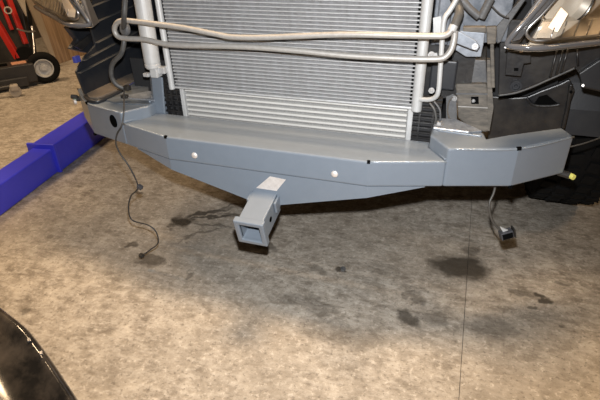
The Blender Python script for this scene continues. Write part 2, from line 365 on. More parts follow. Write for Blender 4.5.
for s in (-1, 1):
    box('gusset', (0.004 + s * .0365, -0.010, 0.350), (.006, .03, .034), 'paint', beam, Matrix.Rotation(R(15), 3, 'X'), .0015)
# studs with plugs at the wing ends
for s in (-1, 1):
    c = Vector((s * 0.705, 0.214, 0.424 if s > 0 else 0.490))
    st = cyl('end_stud', c - Vector((s * .012, 0, 0)), c + Vector((s * .012, -.012, 0)), .0085, 'blackmetal', beam, n=12)
    cyl('stud_cap', c + Vector((s * .012, -.012, 0)), c + Vector((s * .019, -.020, 0)), .0068, 'yellow' if s > 0 else 'green', beam, n=10)
cyl('stud_nut', (-0.712, 0.20, 0.497), (-0.728, 0.192, 0.500), .007, 'blackmetal', beam, n=6)
cyl('stud_ring', (-0.718, 0.196, 0.483), (-0.722, 0.190, 0.483), .009, 'bare', beam, n=12)
tube('wire_tie', [(0.69, .235, .476), (0.735, .245, .492), (0.775, .265, .505)], .0018, 'cable_light', beam, n=6)
prism('bracket_web', [on_z(104, 100, .5275), on_z(112, 96, .5275), on_z(126, 88, .5275), on_z(148, 75, .5275), on_z(149, 105, .5275), on_z(118, 104, .5275)], (0, 0, .0025), 'galv_dirty', beam)
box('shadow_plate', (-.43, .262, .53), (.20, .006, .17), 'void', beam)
# upright bracket between left wing and condenser
bm = bmesh.new()
prof = [(-0.424, 0.205, .0), (-0.412, 0.165, .0), (-0.398, 0.153, 0), (-0.362, 0.148, 0)]
lo = [Vector((x, y, 0.488)) for x, y, _ in prof]; hi = [Vector((x + .012, y, 0.600)) for x, y, _ in prof]
V0 = [bm.verts.new(v) for v in lo]; V1 = [bm.verts.new(v) for v in hi]; W0 = [bm.verts.new(v + Vector((.002, .005, 0))) for v in lo]; W1 = [bm.verts.new(v + Vector((.002, .005, 0))) for v in hi]
for i in range(3):
    bm.faces.new((V0[i], V0[i + 1], V1[i + 1], V1[i])); bm.faces.new((W0[i], W1[i], W1[i + 1], W0[i + 1])); bm.faces.new((V1[i], V1[i + 1], W1[i + 1], W1[i])); bm.faces.new((V0[i], W0[i], W0[i + 1], V0[i + 1]))
bm.faces.new((V0[0], V1[0], W1[0], W0[0])); bm.faces.new((V0[3], W0[3], W1[3], V1[3]))
link('upright_bracket', bm, 'paint', beam, .002)

# ---- condenser
cond = box('condenser', (0.0035, 0.185, 0.706), (0.660, 0.018, 0.285), 'fin', truck)
tag(cond, 'dusty silver condenser core with many flat tubes')
pitch = 0.0092; z = 0.578; bm = bmesh.new(); add_box(bm, (0, 0, 0), (0.655, 0.010, 0.0030)); ct = link('condenser_tube', bm, 'alu', cond, bevel=.0008, seg=1); ct.location = (0.0035, 0.1735, z)
for i in range(1, 30): again(ct, cond, (0.0035, 0.1735, z + i * pitch))
box('condenser_rail', (0.0035, 0.174, 0.569), (0.675, .016, .005), 'alu', cond, bevel=.001)
cyl('header_pipe', (0.343, 0.170, 0.562), (0.343, 0.170, 0.86), .0125, 'alu_white', cond, n=20, bevel=.003)
cyl('header_pipe', (-0.336, 0.170, 0.562), (-0.336, 0.170, 0.86), .0085, 'alu_white', cond, n=16, bevel=.002)
# fin plugs along the right header
bm = bmesh.new(); add_box(bm, (0, 0, 0), (.0050, .003, .0040)); nk = link('header_notch', bm, 'hole', cond); nk.location = (0.3275, 0.1690, z + pitch / 2)
for i in range(1, 29): again(nk, cond, (0.3275, 0.1690, z + (i + .5) * pitch))
# ---- lower cooler
ic = box('lower_cooler', (0.008, 0.205, 0.520), (0.640, 0.026, 0.125), 'fin2', truck)
tag(ic, 'pale aluminium lower cooler behind the beam')
bm = bmesh.new(); add_box(bm, (0, 0, 0), (0.626, 0.012, 0.0062)); t0 = link('cooler_tube', bm, 'alu_pale', ic, bevel=.0014, seg=1); t0.location = (0.008, 0.189, 0.472)
for i in range(1, 8): again(t0, ic, (0.008, 0.189, 0.472 + i * 0.0142))
box('end_tank', (-0.313, 0.190, 0.521), (0.012, .024, .13), 'alu_white', ic, bevel=.002); box('end_tank', (0.329, 0.190, 0.521), (0.013, .024, .13), 'alu_white', ic, bevel=.002)
# ---- receiver drier
dr = empty('receiver_drier'); dr.parent = truck
bm = bmesh.new(); add_lathe(bm, (-0.3725, 0.150, 0.625), (0.02, 0, 1), [(0, 0), (0, .0190), (.004, .0215), (.012, .0215), (.013, .0205), (.016, .0205), (.017, .0215), (.26, .0215), (.26, 0)], 28); link('canister', bm, 'alu_white', dr, smooth=False)
box('mount_block', (-0.366, 0.150, 0.613), (.022, .026, .024), 'alu_white', dr, bevel=.002); box('mount_block', (-0.347, 0.155, 0.620), (.022, .02, .018), 'alu', dr, bevel=.002)
tag(dr, 'silver upright receiver drier canister')
box('drain_stub', (-0.389, .140, .608), (.018, .016, .010), 'alu', dr, bevel=.002)

# ---- cooling loop across the condenser
up_pts = [(124, 20.5), (140, 22), (160, 24.5), (185, 28), (215, 34), (232, 37), (262, 37.5), (300, 36), (345, 34.5), (400, 35.5), (437, 36)]
lo_pts = [(437, 59), (415, 59), (380, 57.5), (345, 55.5), (300, 51), (255, 47.5), (215, 46), (185, 45.5), (165, 44), (145, 39.5), (126, 38.5)]
loopL = [(118, 36.5), (114.5, 30), (117, 23)]
P = [on_y(x, y, .105) for x, y in lo_pts + loopL + up_pts]
rise = [on_y(445, 57, .107), on_y(451, 50, .112), on_y(454, 40, .118), on_y(455, 31, .125)]
lp = tube('cooling_loop', rise[::-1] + P + [on_y(447, 34.5, .108), on_y(452, 29.5, .112)], .0066, 'alu_dirty', truck, n=12, k=6)
tag(lp, 'dusty silver hairpin cooling pipe crossing the condenser')
bm = bmesh.new(); add_cyl(bm, on_y(451.5, 31, .112), on_y(454, 25.5, .116), .0088, n=16); link('pipe_fitting', bm, 'alu_white', lp)
tube('rubber_hose', [on_y(454, 29, .118), on_y(456, 22, .125), on_y(459, 14, .135), on_y(458, 6, .15), on_y(452, -8, .17)], .0095, 'hose', lp, n=12)
bm = bmesh.new(); add_lathe(bm, on_y(126, 29, .125), (-.3, -1, .2), [(0, .018), (.006, .018), (.010, .013), (.010, 0)], 20); link('loop_clamp', bm, 'dirtydark', lp)
# ---- thin refrigerant line
rl = tube('refrigerant_line', [on_y(463, -14, .15), on_y(455, 2, .146), on_y(449.5, 11, .142), on_y(444.5, 19, .14), on_y(442.6, 35, .14), on_y(440.4, 68, .14), on_y(438.6, 90, .14), on_y(435.5, 97, .145), on_y(429, 99.6, .152), on_y(418, 99.2, .165)], .0056, 'alu_white', truck, n=12, k=8)
tag(rl, 'thin pale aluminium refrigerant line')
# ---- dark guides either side of the lower cooler
def guide(name, x0, x1, z0, z1, y, nv, nh):
    g = box(name, ((x0 + x1) / 2, y + .02, (z0 + z1) / 2), (x1 - x0, .02, z1 - z0), 'void', truck)
    for i in range(nh):
        zz = z0 + (i + .5) * (z1 - z0) / nh; box('slat', ((x0 + x1) / 2, y + .006, zz), (x1 - x0, .014, .004), 'blackdust', g)
    for i in range(nv):
        xx = x0 + (i + .5) * (x1 - x0) / nv; box('upright_slat', (xx, y + .004, (z0 + z1) / 2), (.004, .012, z1 - z0), 'blackdust', g)
    return g
guide('air_guide', -0.372, -0.318, 0.470, 0.615, 0.175, 3, 9)
guide('air_guide', 0.336, 0.400, 0.470, 0.590, 0.180, 2, 9)
tube('guide_clip', [(.372, .17, .585), (.385, .165, .572), (.392, .165, .548), (.388, .17, .528)], .003, 'hose', truck, n=8)
tube('guide_clip', [(.382, .17, .590), (.398, .165, .572), (.402, .165, .545)], .0025, 'dirtydark', truck, n=8)
# ---- added black sheets stand in for the unlit engine bay
eb = box('engine_bay', (0, 0.62, 0.76), (1.30, 0.02, 0.62), 'void', truck)
box('bay_floor', (0, 0.42, 0.475), (0.86, 0.40, 0.012), 'void', eb)
# ---- core support, right-hand side
cs = prism('core_support', [(0.355, .235, .705), (0.470, .235, .705), (0.470, .235, .715), (0.520, .235, .720), (0.520, .235, 1.0), (0.355, .235, 1.0)], (0, .012, 0), 'bluegrey', truck, bevel=.002)
tag(cs, 'dusty blue-grey steel core support panel')
box('lower_support', (0.405, .250, .64), (.11, .01, .13), 'blackdust', cs)
box('support_rib', (0.379, .225, .82), (.030, .02, .22), 'bluegrey', cs, bevel=.004)
prism('white_label', [on_y(433, 18, .212), on_y(441, 16, .212), on_y(442, 34, .212), on_y(434, 42, .212)], (0, .002, 0), 'alu_white', cs)
box('dark_pocket', (0.393, .222, .640), (.060, .016, .070), 'blackp', cs, bevel=.004)
bolt('bolt', on_y(431.5, 90.5, .165), (0, -1, .1), .0052, 'zinc', cs)
bolt('bolt', on_y(431.5, 55, .195), (0, -1, .1), .006, 'zinc', cs)
prism('pocket_lip', [on_y(424, 55, .21), on_y(437, 53, .21), on_y(438, 58, .21), on_y(425, 60, .21)], (0, .006, 0), 'alu', cs)
# tilted dark hose and latch struts, upper right
tube('dark_strut', [on_y(462, 0, .18), on_y(470, 9, .18), on_y(479, 17, .18)], .008, 'dirtydark', cs, n=8)
tube('dark_strut', [on_y(491, -2, .18), on_y(486, 8, .18), on_y(481, 18, .18)], .009, 'dirtydark', cs, n=8)
tube('thin_wire', [on_y(489, 3, .2), on_y(500, 14, .2), on_y(509, 18, .2)], .0018, 'cable', cs, n=6)
# bracket with bolt
bk = prism('loop_bracket', [on_y(456, 30.5, .155), on_y(462, 33, .155), on_y(476, 41, .155), on_y(480, 46.5, .155), on_y(477, 51, .155), on_y(471, 49.5, .155), on_y(455, 43, .155)], (0, .005, 0), 'galv', truck, bevel=.0015)
tag(bk, 'galvanised bracket holding the cooling pipe')
bolt('bolt', on_y(475, 46.5, .153), (-.1, -1, .2), .0048, 'zinc', bk)
prism('back_plate', [on_y(460, 31, .2), on_y(485, 33, .2), on_y(484, 42, .2), on_y(481, 57, .2), on_y(466, 57, .2), on_y(452, 48, .2)], (0, .006, 0), 'galv', bk, bevel=.0015)
prism('top_lip', [on_y(463, 27, .2), on_y(486, 27, .2), on_y(486, 33, .2), on_y(463, 32, .2)], (0, .02, 0), 'dirty', bk, bevel=.002)
# dusty post beside the headlight
po = prism('support_post', [on_y(486, 27, .22), on_y(497, 26.5, .22), on_y(496, 44, .22), on_y(487, 44.5, .22)], (0, .03, 0), 'dirty', truck, bevel=.003)
prism('post_flange', [on_y(496, 27, .23), on_y(522, -2, .23), on_y(527, -2, .23), on_y(509, 24, .23), on_y(501, 42, .23), on_y(497, 44, .23)], (0, .02, 0), 'dirtydark', po, bevel=.002)
prism('post_rod', [on_y(490, 44, .23), on_y(494, 44, .23), on_y(495, 88, .23), on_y(491, 88, .23)], (0, .01, 0), 'dirty', po, bevel=.002)
# ---- frame horn, mud stained
hn = prism('frame_horn', [on_y(455.5, 84, .24), on_y(487, 84, .24), on_y(490, 131, .24), on_y(485, 132.5, .24), on_y(474, 131, .24), on_y(462, 122, .24), on_y(458, 118, .24)], (0, .30, 0), 'dirty', truck, bevel=.004)
tag(hn, 'mud-stained steel frame horn with a square slot')
prism('horn_upper', [on_y(458, 60, .255), on_y(486, 60, .255), on_y(487.5, 84.5, .255), on_y(456, 84.5, .255)], (0, .25, 0), 'dirtydark', hn, bevel=.003)
prism('horn_seam', [on_y(456, 93, .2385), on_y(488, 93.5, .2385), on_y(488, 95, .2385), on_y(456, 94.5, .2385)], (0, .004, 0), 'dirtydark', hn)
prism('horn_seam', [on_y(458, 106, .2385), on_y(488, 107.5, .2385), on_y(488, 108.5, .2385), on_y(458, 107, .2385)], (0, .004, 0), 'alu_dirty', hn)
prism('horn_slot', [on_y(471, 97, .2375), on_y(478.5, 97, .2375), on_y(478.8, 104, .2375), on_y(471.3, 104, .2375)], (0, .004, 0), 'hole', hn)
bolt('slot_bolt', on_y(473.5, 100.5, .236), (0, -1, 0), .0045, 'zinc', hn, False)
prism('horn_side_plate', [on_y(446, 97, .225), on_y(453, 94, .225), on_y(456.5, 97, .225), on_y(457, 121, .225), on_y(446, 121, .225)], (0, .006, 0), 'dirtydark', hn, bevel=.001)
bolt('plate_bolt', on_y(454.5, 98.5, .22), (-.2, -1, .1), .0048, 'zinc', hn)
prism('horn_edge', [on_y(487, 60, .235), on_y(490, 60, .235), on_y(493.5, 108, .235), on_y(489.5, 131, .235), on_y(488, 131, .235)], (0, .02, 0), 'dirty', hn)
tube('horn_wire', [on_y(451, 122, .21), on_y(447.5, 112, .215), on_y(449, 102, .22), on_y(453, 97, .22)], .0014, 'brownledge', hn, n=6)

# ---- headlamps, mirrored pair
def headlamp(s):
    h = empty('headlamp'); h.parent = truck
    tag(h, 'clear headlamp with chrome bowl and pale trim')
    bot = [(0.514, 0.108), (0.545, 0.092), (0.580, 0.097), (0.640, 0.138), (0.700, 0.180), (0.790, 0.240), (0.900, 0.320)]
    def ring(dz, shift, grow): return [Vector((s * (x + shift), y + grow, 0.745 + dz)) for x, y in bot]
    # lens: rises and leans back, inner edge sweeps outwards
    rows = [(-.012, -.002, .012), (0.0, 0.0, 0.0), (.020, .010, -.002), (.050, .032, .004), (.085, .056, .016), (.120, .076, .034), (.150, .090, .056)]
    bm = bmesh.new(); G = [[bm.verts.new(v) for v in ring(*r)] for r in rows]
    for a, b in zip(G, G[1:]):
        for i in range(len(a) - 1): bm.faces.new((a[i], a[i + 1], b[i + 1], b[i]))
    link('lens', bm, 'lens', h, smooth=True)
    # dark housing behind with floor lip
    bm = bmesh.new(); bk_ = [(max(x, .56), y + .065) for x, y in bot]
    lo = [Vector((s * x, y + .004, .733)) for x, y in bot]; lb = [Vector((s * x, y, .733)) for x, y in bk_]; hb = [Vector((s * (x + .06), y + .02, .90)) for x, y in bk_]
    a = [bm.verts.new(v) for v in lo]; b = [bm.verts.new(v) for v in lb]; c = [bm.verts.new(v) for v in hb]
    for i in range(len(a) - 1): bm.faces.new((a[i], a[i + 1], b[i + 1], b[i])); bm.faces.new((b[i], b[i + 1], c[i + 1], c[i]))
    link('housing', bm, 'cream', h)
    bm = bmesh.new(); e0 = bot[0]; bm.faces.new([bm.verts.new(Vector((s * x, y, zz))) for x, y, zz in ((e0[0], e0[1] + .004, .733), (e0[0] + .03, e0[1] + .065, .733), (e0[0] + .09, e0[1] + .085, .90), (e0[0] + .09, e0[1] + .058, .895))]); so_ = link('housing_side', bm, 'chrome_dull', h).modifiers.new('thick', 'SOLIDIFY'); so_.thickness = .004
    # rim round lower and inner edge of lens
    rim = [Vector((s * (x + .002), y - .001, .742)) for x, y in bot[::-1]] + [Vector((s * (bot[0][0] + sh), bot[0][1] + g, .745 + dz)) for dz, sh, g in rows[2:]]
    tube('lens_rim', rim, .0058, 'smoke', h, n=8, k=4)
    inner = [Vector((s * (x + .015), y + .020, .753)) for x, y in bot[1:][::-1]] + [Vector((s * (0.536 + sh), 0.112 + g, .750 + dz)) for dz, sh, g in rows[2:]]
    tube('chrome_trim', inner, .0032, 'chrome_dull', h, n=8, k=4)
    # inner wall band between rim and trim
    bm = bmesh.new(); p = [bm.verts.new(Vector((s * (bot[0][0] + sh + .006), bot[0][1] + g + .012, .745 + dz))) for dz, sh, g in rows[1:]]; q = [bm.verts.new(Vector((s * (0.538 + sh), 0.122 + g, .750 + dz))) for dz, sh, g in rows[1:]]
    for i in range(len(p) - 1): bm.faces.new((p[i], q[i], q[i + 1], p[i + 1]))
    link('side_bezel', bm, 'smoke', h)
    # pale lower shelf with ribs
    bm = bmesh.new(); lo = [Vector((s * (x + .022), y + .024, .756)) for x, y in bot[1:]]; hi = [Vector((s * (x + .030), y + .050, .782)) for x, y in bot[1:]]; bk2 = [Vector((s * (x + .035), y + .11, .790)) for x, y in bot[1:]]
    a = [bm.verts.new(v) for v in lo]; b = [bm.verts.new(v) for v in hi]; c = [bm.verts.new(v) for v in bk2]
    for i in range(len(a) - 1): bm.faces.new((a[i], a[i + 1], b[i + 1], b[i])); bm.faces.new((b[i], b[i + 1], c[i + 1], c[i]))
    link('reflector_shelf', bm, 'cream', h)
    for i in range(9):
        t = .15 + i * .085; k = min(int(t * 5) + 1, 5); f_ = t * 5 + 1 - k; f_ = min(max(f_, 0), 1)
        x = bot[k][0] + (bot[k + 1][0] - bot[k][0]) * f_; y = bot[k][1] + (bot[k + 1][1] - bot[k][1]) * f_
        tube('shelf_rib', [(s * (x + .022), y + .022, .757), (s * (x + .030), y + .048, .783)], .0012, 'chrome_dull', h, n=6, k=0)
    # amber marker corner
    prism('amber_reflector', [(s * .580, .134, .762), (s * .606, .130, .766), (s * .618, .136, .800), (s * .602, .142, .812)], (0, .004, 0), 'amber', h, bevel=.001)
    # bowl and bulb
    c0 = Vector((s * 0.612, 0.172, 0.822)); ax = Vector((s * 0.25, -1, -0.02))
    bm = bmesh.new(); add_lathe(bm, c0, ax, [(-.050, .012), (-.040, .026), (-.020, .040), (.004, .048), (.008, .050), (.008, .054), (-.03, .056)], 32); link('reflector_bowl', bm, 'chrome', h, smooth=True)
    bm = bmesh.new(); add_lathe(bm, c0, ax, [(-.045, 0), (-.045, .009), (-.010, .009), (-.004, .007), (0, 0)], 16); link('bulb', bm, 'amber', h, smooth=True)
    c1 = Vector((s * 0.775, 0.290, 0.830)); bm = bmesh.new(); add_lathe(bm, c1, ax, [(-.040, .012), (-.030, .028), (-.010, .040), (.008, .046), (.008, .050), (-.03, .052)], 32); link('reflector_bowl', bm, 'chrome', h, smooth=True)
    return h
headlamp(1); headlamp(-1)

# ---- splash shields under the right headlamp
sh = prism('splash_shield', [on_y(498, 95, .262), on_y(515, 92.5, .262), on_y(531, 87, .262), on_y(549, 79, .262), on_y(565, 72, .262), on_y(575, 67.5, .262), on_y(579, 74, .262), on_y(582, 88, .262), on_y(600, 92, .262), on_y(640, 94, .262), on_y(640, 20, .262), on_y(500, 20, .262)], (0, .010, 0), 'blackdust', truck, bevel=.0025)
tag(sh, 'dusty black plastic splash shield under the headlamp')
edge = [on_y(498, 95.5, .262), on_y(515, 93, .262), on_y(531, 87.5, .262), on_y(549, 79.5, .262), on_y(565, 72.5, .262), on_y(575, 68, .262)]
tube('shield_lip', edge, .0028, 'hose', sh, n=8, k=5)
for a, b in (((557, 50), (550, 78)), ((563, 50), (556, 75)), ((568, 49), (561, 73)), ((577, 49), (578, 66))):
    tube('shield_rib', [on_y(*a, .258), on_y(*b, .258)], .0028, 'blackdust', sh, n=6, k=0)
prism('shield_step', [on_y(579, 74, .25), on_y(583, 87, .25), on_y(600, 91, .25), on_y(640, 93, .25), on_y(640, 60, .25), on_y(600, 60, .25)], (0, .01, 0), 'blackp', sh, bevel=.002)
bm = bmesh.new(); add_lathe(bm, on_y(516, 86, .258), (0, -1, 0), [(0, .013), (.004, .013), (.004, .009), (.001, .008), (.001, .004), (.004, .003), (.004, 0)], 20); link('push_clip', bm, 'blackp', sh)
bm = bmesh.new(); add_cyl(bm, on_y(583, 85.5, .248), on_y(583, 85.5, .244), .003, n=8); link('shield_screw', bm, 'bare', sh)
tb = prism('mounting_tab', [on_y(507, 51, .215), on_y(531, 52, .215), on_y(531, 63, .215), on_y(524, 64, .215), on_y(521, 76.5, .215), on_y(505, 75, .215)], (0, .006, 0), 'blackdust', truck, bevel=.0015)
prism('tab_hole', [on_y(514, 68, .214), on_y(518.5, 68, .214), on_y(518.5, 71, .214), on_y(514, 71, .214)], (0, .002, 0), 'hole', tb)
cyl('adjuster_screw', on_y(521, 48, .20), on_y(521.5, 52, .20), .004, 'amber', tb, n=10)
# lower inner fender
inf = prism('fender_liner', [on_y(488, 96, .40), on_y(512, 98, .40), on_y(527, 97, .40), on_y(541, 91, .40), on_y(560, 84, .40), on_y(570, 79, .40), on_y(575, 90, .40), on_y(567, 112, .40), on_y(562, 140, .40), on_y(556, 160, .40), on_y(488, 160, .40)], (0, .012, 0), 'blackdust', truck, bevel=.003)
tag(inf, 'scuffed black plastic inner fender liner')
prism('liner_opening', [on_y(534, 104, .397), on_y(539, 97, .397), on_y(547, 95, .397), on_y(558, 104, .397), on_y(546, 106, .397)], (0, .004, 0), 'hole', inf)
tube('liner_fold', [on_y(527, 98, .395), on_y(534, 105, .395), on_y(549, 106, .395), on_y(560, 104.5, .395)], .004, 'blackdust', inf, n=8)
tube('liner_fold', [on_y(571, 84, .395), on_y(568, 105, .395), on_y(563, 128, .395)], .005, 'blackdust', inf, n=8)
cyl('liner_screw', on_y(571, 92, .394), on_y(571, 92, .388), .004, 'hole', inf, n=10)
box('liner_shade_sheet', (.575, .416, .68), (.20, .006, .46), 'void', inf)  # added black sheet that keeps the gap behind the liner dark
# arch of the liner over the tyre, both sides
for s in (1,):
    bm = bmesh.new(); rr = .47; n = 20; r0 = []; r1 = []; q0 = []; q1 = []
    for i in range(n + 1):
        a = R(4 + 172 * i / n); y = .95 - rr * math.cos(a); zz = .39 + rr * math.sin(a)
        y2 = .95 - (rr + .008) * math.cos(a); z2 = .39 + (rr + .008) * math.sin(a)
        r0.append(bm.verts.new((s * .665, y, zz))); r1.append(bm.verts.new((s * .98, y, zz))); q0.append(bm.verts.new((s * .665, y2, z2))); q1.append(bm.verts.new((s * .98, y2, z2)))
    for i in range(n):
        bm.faces.new((r0[i], r0[i + 1], r1[i + 1], r1[i])); bm.faces.new((q0[i], q1[i], q1[i + 1], q0[i + 1])); bm.faces.new((r0[i], q0[i], q0[i + 1], r0[i + 1])); bm.faces.new((r1[i], r1[i + 1], q1[i + 1], q1[i]))
    for e in (0, n): bm.faces.new((r0[e], r1[e], q1[e], q0[e]))
    link('wheel_arch', bm, 'blackp', truck)
# ---- wheels
def wheel(s):
    w = empty('front_wheel'); w.parent = truck; c = Vector((s * .836, .95, .39)); ax = Vector((s, 0, 0))
    bm = bmesh.new(); add_lathe(bm, c, ax, [(-.080, .225), (-.106, .26), (-.116, .31), (-.110, .350), (-.090, .376), (0, .382), (.090, .376), (.110, .350), (.116, .31), (.106, .26), (.080, .225)], 56); link('tyre', bm, 'rubber', w, smooth=True)
    bm = bmesh.new()
    for i in range(44):
        a = 2 * math.pi * i / 44
        for k, (off, tw) in enumerate(((-.078, .18), (-.028, -.18), (.028, .18), (.078, -.18))):
            aa = a + (math.pi / 44 if k % 2 else 0); rad = .382 if abs(off) < .05 else .378
            rot = Matrix.Rotation(-aa, 3, 'X') @ Matrix.Rotation(tw, 3, 'Z')
            add_box(bm, c + Vector((off, -math.sin(aa + math.pi / 2) * rad, math.cos(aa + math.pi / 2) * rad)), (.038, .016, .038), Matrix.Rotation(aa, 3, 'X') @ Matrix.Rotation(tw, 3, 'Y'))
    tag(link('tread_blocks', bm, 'rubber', w), kind='stuff')
    bm = bmesh.new(); add_lathe(bm, c, ax, [(-.09, .228), (-.085, .20), (.03, .19), (.06, .17), (.075, .05), (.08, 0)], 40); link('rim', bm, 'chrome_dull', w, smooth=True)
wheel(1)

# ---- left side air guide: long ribbed panel running back from the grille
XP = -0.60
sg = prism('side_air_panel', [(XP, .190, .98), (XP, .192, .790), (XP, .205, .735), (XP, .207, .662), (XP, .145, .637), (XP, .108, .610), (XP, .120, .540), (XP, .196, .530), (XP, .52, .530), (XP, .52, .98)], (-.008, 0, 0), 'blackp', truck, bevel=.002)
tag(sg, 'black ribbed plastic air panel beside the headlamp')
for (y0, z0, y1, z1) in ((.196, .764, .50, .790), (.206, .722, .50, .748), (.207, .668, .50, .700), (.138, .634, .50, .672), (.109, .606, .50, .636)):
    prism('panel_rib', [(XP + .012, y0, z0 - .0012), (XP + .012, y1, z1 - .0012), (XP + .012, y1, z1 + .0016), (XP + .012, y0, z0 + .0016)], (-.013, 0, 0), 'hose', sg, bevel=.0015)  # lighter grey colour paints a highlight along each black rib
prism('dirty_ledge', [on_z(85.5, 95, .534), on_z(90, 99.5, .534), on_z(97, 100, .534), on_z(105, 97.5, .534), on_z(117, 92, .534), on_z(126, 87, .534), on_z(147, 75, .534), (XP + .02, .50, .534), (XP - .004, .30, .534)], (0, 0, .008), 'brownledge', sg, bevel=.002)
tube('ledge_skirt', [on_z(85.5, 96.5, .532), on_z(90, 100.5, .532), on_z(97, 101.5, .532), on_z(105, 99, .532), on_z(117, 93.5, .532), on_z(126, 88.5, .532)], .006, 'blackp', sg, n=8)
box('panel_clip', (XP - .008, .128, .640), (.012, .02, .018), 'navy', sg, bevel=.002)
prism('rear_panel', [(XP, .50, .53), (XP + .30, .42, .53), (XP + .30, .42, .98), (XP, .50, .98)], (0, .01, 0), 'blackp', sg)
box('ledge_bolt_block', (-.488, .150, .532), (.02, .014, .014), 'blackmetal', sg, bevel=.002)
# bracket below the left headlamp
lb = prism('lamp_bracket', [on_x(68, 27, -.66), on_x(92, 22, -.66), on_x(98, 44, -.66), on_x(88, 53, -.66), on_x(72, 49, -.66), on_x(78, 40, -.66)], (-.02, 0, 0), 'blackp', truck, bevel=.003)
prism('bracket_arm', [on_x(72, 46, -.655), on_x(88, 34, -.655), on_x(93, 36, -.655), on_x(80, 50, -.655)], (.01, 0, 0), 'blackdust', lb, bevel=.002)
# ---- black hose and hanging wires
hs = tube('coolant_hose', [on_y(126, -14, .085), on_y(125, 2, .083), on_y(124, 18, .082), on_y(124, 30, .125), on_y(124, 42, .115), on_y(121, 54, .11), on_y(112.5, 64, .11), on_y(111.5, 76, .11), on_y(117, 85, .115), on_y(126, 88.5, .125)], .0066, 'hose', truck, n=12, k=6)
tag(hs, 'dusty black hose curling down beside the drier')
box('hose_clamp', on_y(127, 88, .125), (.018, .016, .014), 'blackmetal', hs, bevel=.002)
cl = [(124, 89, .10), (124, 108, .06), (123, 120, .045), (121, 127, .036), (117, 134, .033), (116, 144, .03), (121, 155, .03), (130, 168, .03), (138, 187, .03), (131, 196, .03), (128.5, 208, .03), (132, 220, .03), (148, 225, .03), (156, 232, .03), (158, 243, .03), (150, 250, .03), (143, 255, .03)]
wr = tube('hanging_wire', [on_y(*c) for c in cl], .0022, 'cable', truck, n=8, k=6)
tag(wr, 'thin grey wire hanging from the left wing')
box('wire_connector', on_y(140, 187, .03), (.016, .012, .012), 'plug', wr, Matrix.Rotation(R(30), 3, 'Y'), .002)
box('wire_connector', on_y(141.5, 255.5, .03), (.015, .012, .012), 'blackmetal', wr, None, .002)
cr = [(496, 180, .14), (494, 192, .12), (489.5, 203, .105), (490, 214, .10), (495, 225, .10), (502, 231, .10)]
rw = tube('fog_lamp_lead', [on_y(*c) for c in cr], .0030, 'cable_light', truck, n=8, k=6)
tag(rw, 'grey lead with a square plug hanging below the beam')
pc = on_y(506, 234, .10); rot = Matrix.Rotation(R(-18), 3, 'Y') @ Matrix.Rotation(R(20), 3, 'Z')
box('plug_body', pc, (.030, .022, .020), 'plug', rw, rot, .002)
box('plug_face', pc + rot @ Vector((0, -.0115, 0)), (.024, .003, .014), 'hole', rw, rot)
box('plug_latch', pc + rot @ Vector((.018, -.002, .002)), (.004, .02, .026), 'blackmetal', rw, rot, .001)
prism('plug_clip', [on_y(500, 227, .095), on_y(508, 230.5, .095), on_y(503, 232, .095)], (0, .004, 0), 'alu_white', rw)

# ---- hood and fenders above the frame
bm = bmesh.new(); nx = 18; rows = [(0.265, 1.005), (0.24, 1.03), (0.265, 1.06), (0.38, 1.10), (0.7, 1.145), (1.35, 1.18)]; G = []
for (y, zz) in rows:
    r = []
    for i in range(nx + 1):
        u_ = -1 + 2 * i / nx; x = .80 * u_; r.append(bm.verts.new((x, y + (.20 * abs(u_) ** 3.2 if y < .27 else .10 * abs(u_) ** 3), zz - .05 * abs(u_) ** 3)))
    G.append(r)
for a, b in zip(G, G[1:]):
    for i in range(nx): bm.faces.new((a[i], a[i + 1], b[i + 1], b[i]))
hd = link('hood', bm, 'body', truck, smooth=True)
so = hd.modifiers.new('thick', 'SOLIDIFY'); so.thickness = .012
for s in (1, -1):
    bm = bmesh.new(); pr = []
    for (y, zt) in ((.36, .97), (.55, 1.03), (.9, 1.08), (1.35, 1.10)):
        pr.append([bm.verts.new((s * .80, y, zt)), bm.verts.new((s * .90, y, zt - .03)), bm.verts.new((s * .96, y, zt - .12)), bm.verts.new((s * .97, y, max(zt - .20, .88)))])
    for a, b in zip(pr, pr[1:]):
        for i in range(3): bm.faces.new((a[i], a[i + 1], b[i + 1], b[i]))
    f_ = link('fender', bm, 'body', truck, smooth=True); so = f_.modifiers.new('thick', 'SOLIDIFY'); so.thickness = .008
box('upper_tie_bar', (0, .31, .955), (1.1, .06, .05), 'bluegrey', truck, bevel=.006)

# ================================================================ BLUE LIFT ARM on the floor
la = empty('lift_arm', (-1.268, 0.503, 0)); tag(la, 'royal blue telescoping vehicle-lift arm lying beside the truck', 'lift arm')
d = Vector((-0.055, 0.36, 0)).normalized(); n_ = Vector((d.y, -d.x, 0))
ang = math.atan2(d.y, d.x) - math.pi / 2; rm = Matrix.Rotation(ang, 3, 'Z')
def abox(name, along, across, z, s, m, parent, bevel=.006): return box(name, d * along + n_ * across + Vector((0, 0, z)), s, m, parent, rm, bevel)
ot = abox('outer_tube', .62, -.010, .068, (.110, 1.24, .130), 'blue', la)
abox('end_collar', .006, -.018, .068, (.134, .014, .136), 'blue', ot, .003)
it = abox('inner_tube', -.24, -.014, .058, (.096, .50, .112), 'blue', la)
bm = bmesh.new(); pc = d * -.46 + n_ * -.022
add_lathe(bm, pc + Vector((0, 0, .115)), (0, 0, 1), [(0, 0), (0, .03), (.012, .03), (.014, .058), (.034, .058), (.034, .03), (.030, 0)], 24); link('lift_pad', bm, 'rubber', la)
bm = bmesh.new(); add_lathe(bm, pc, (0, 0, 1), [(0, .05), (.02, .05), (.02, .04), (.11, .04)], 20); link('pad_socket', bm, 'blackmetal', la)

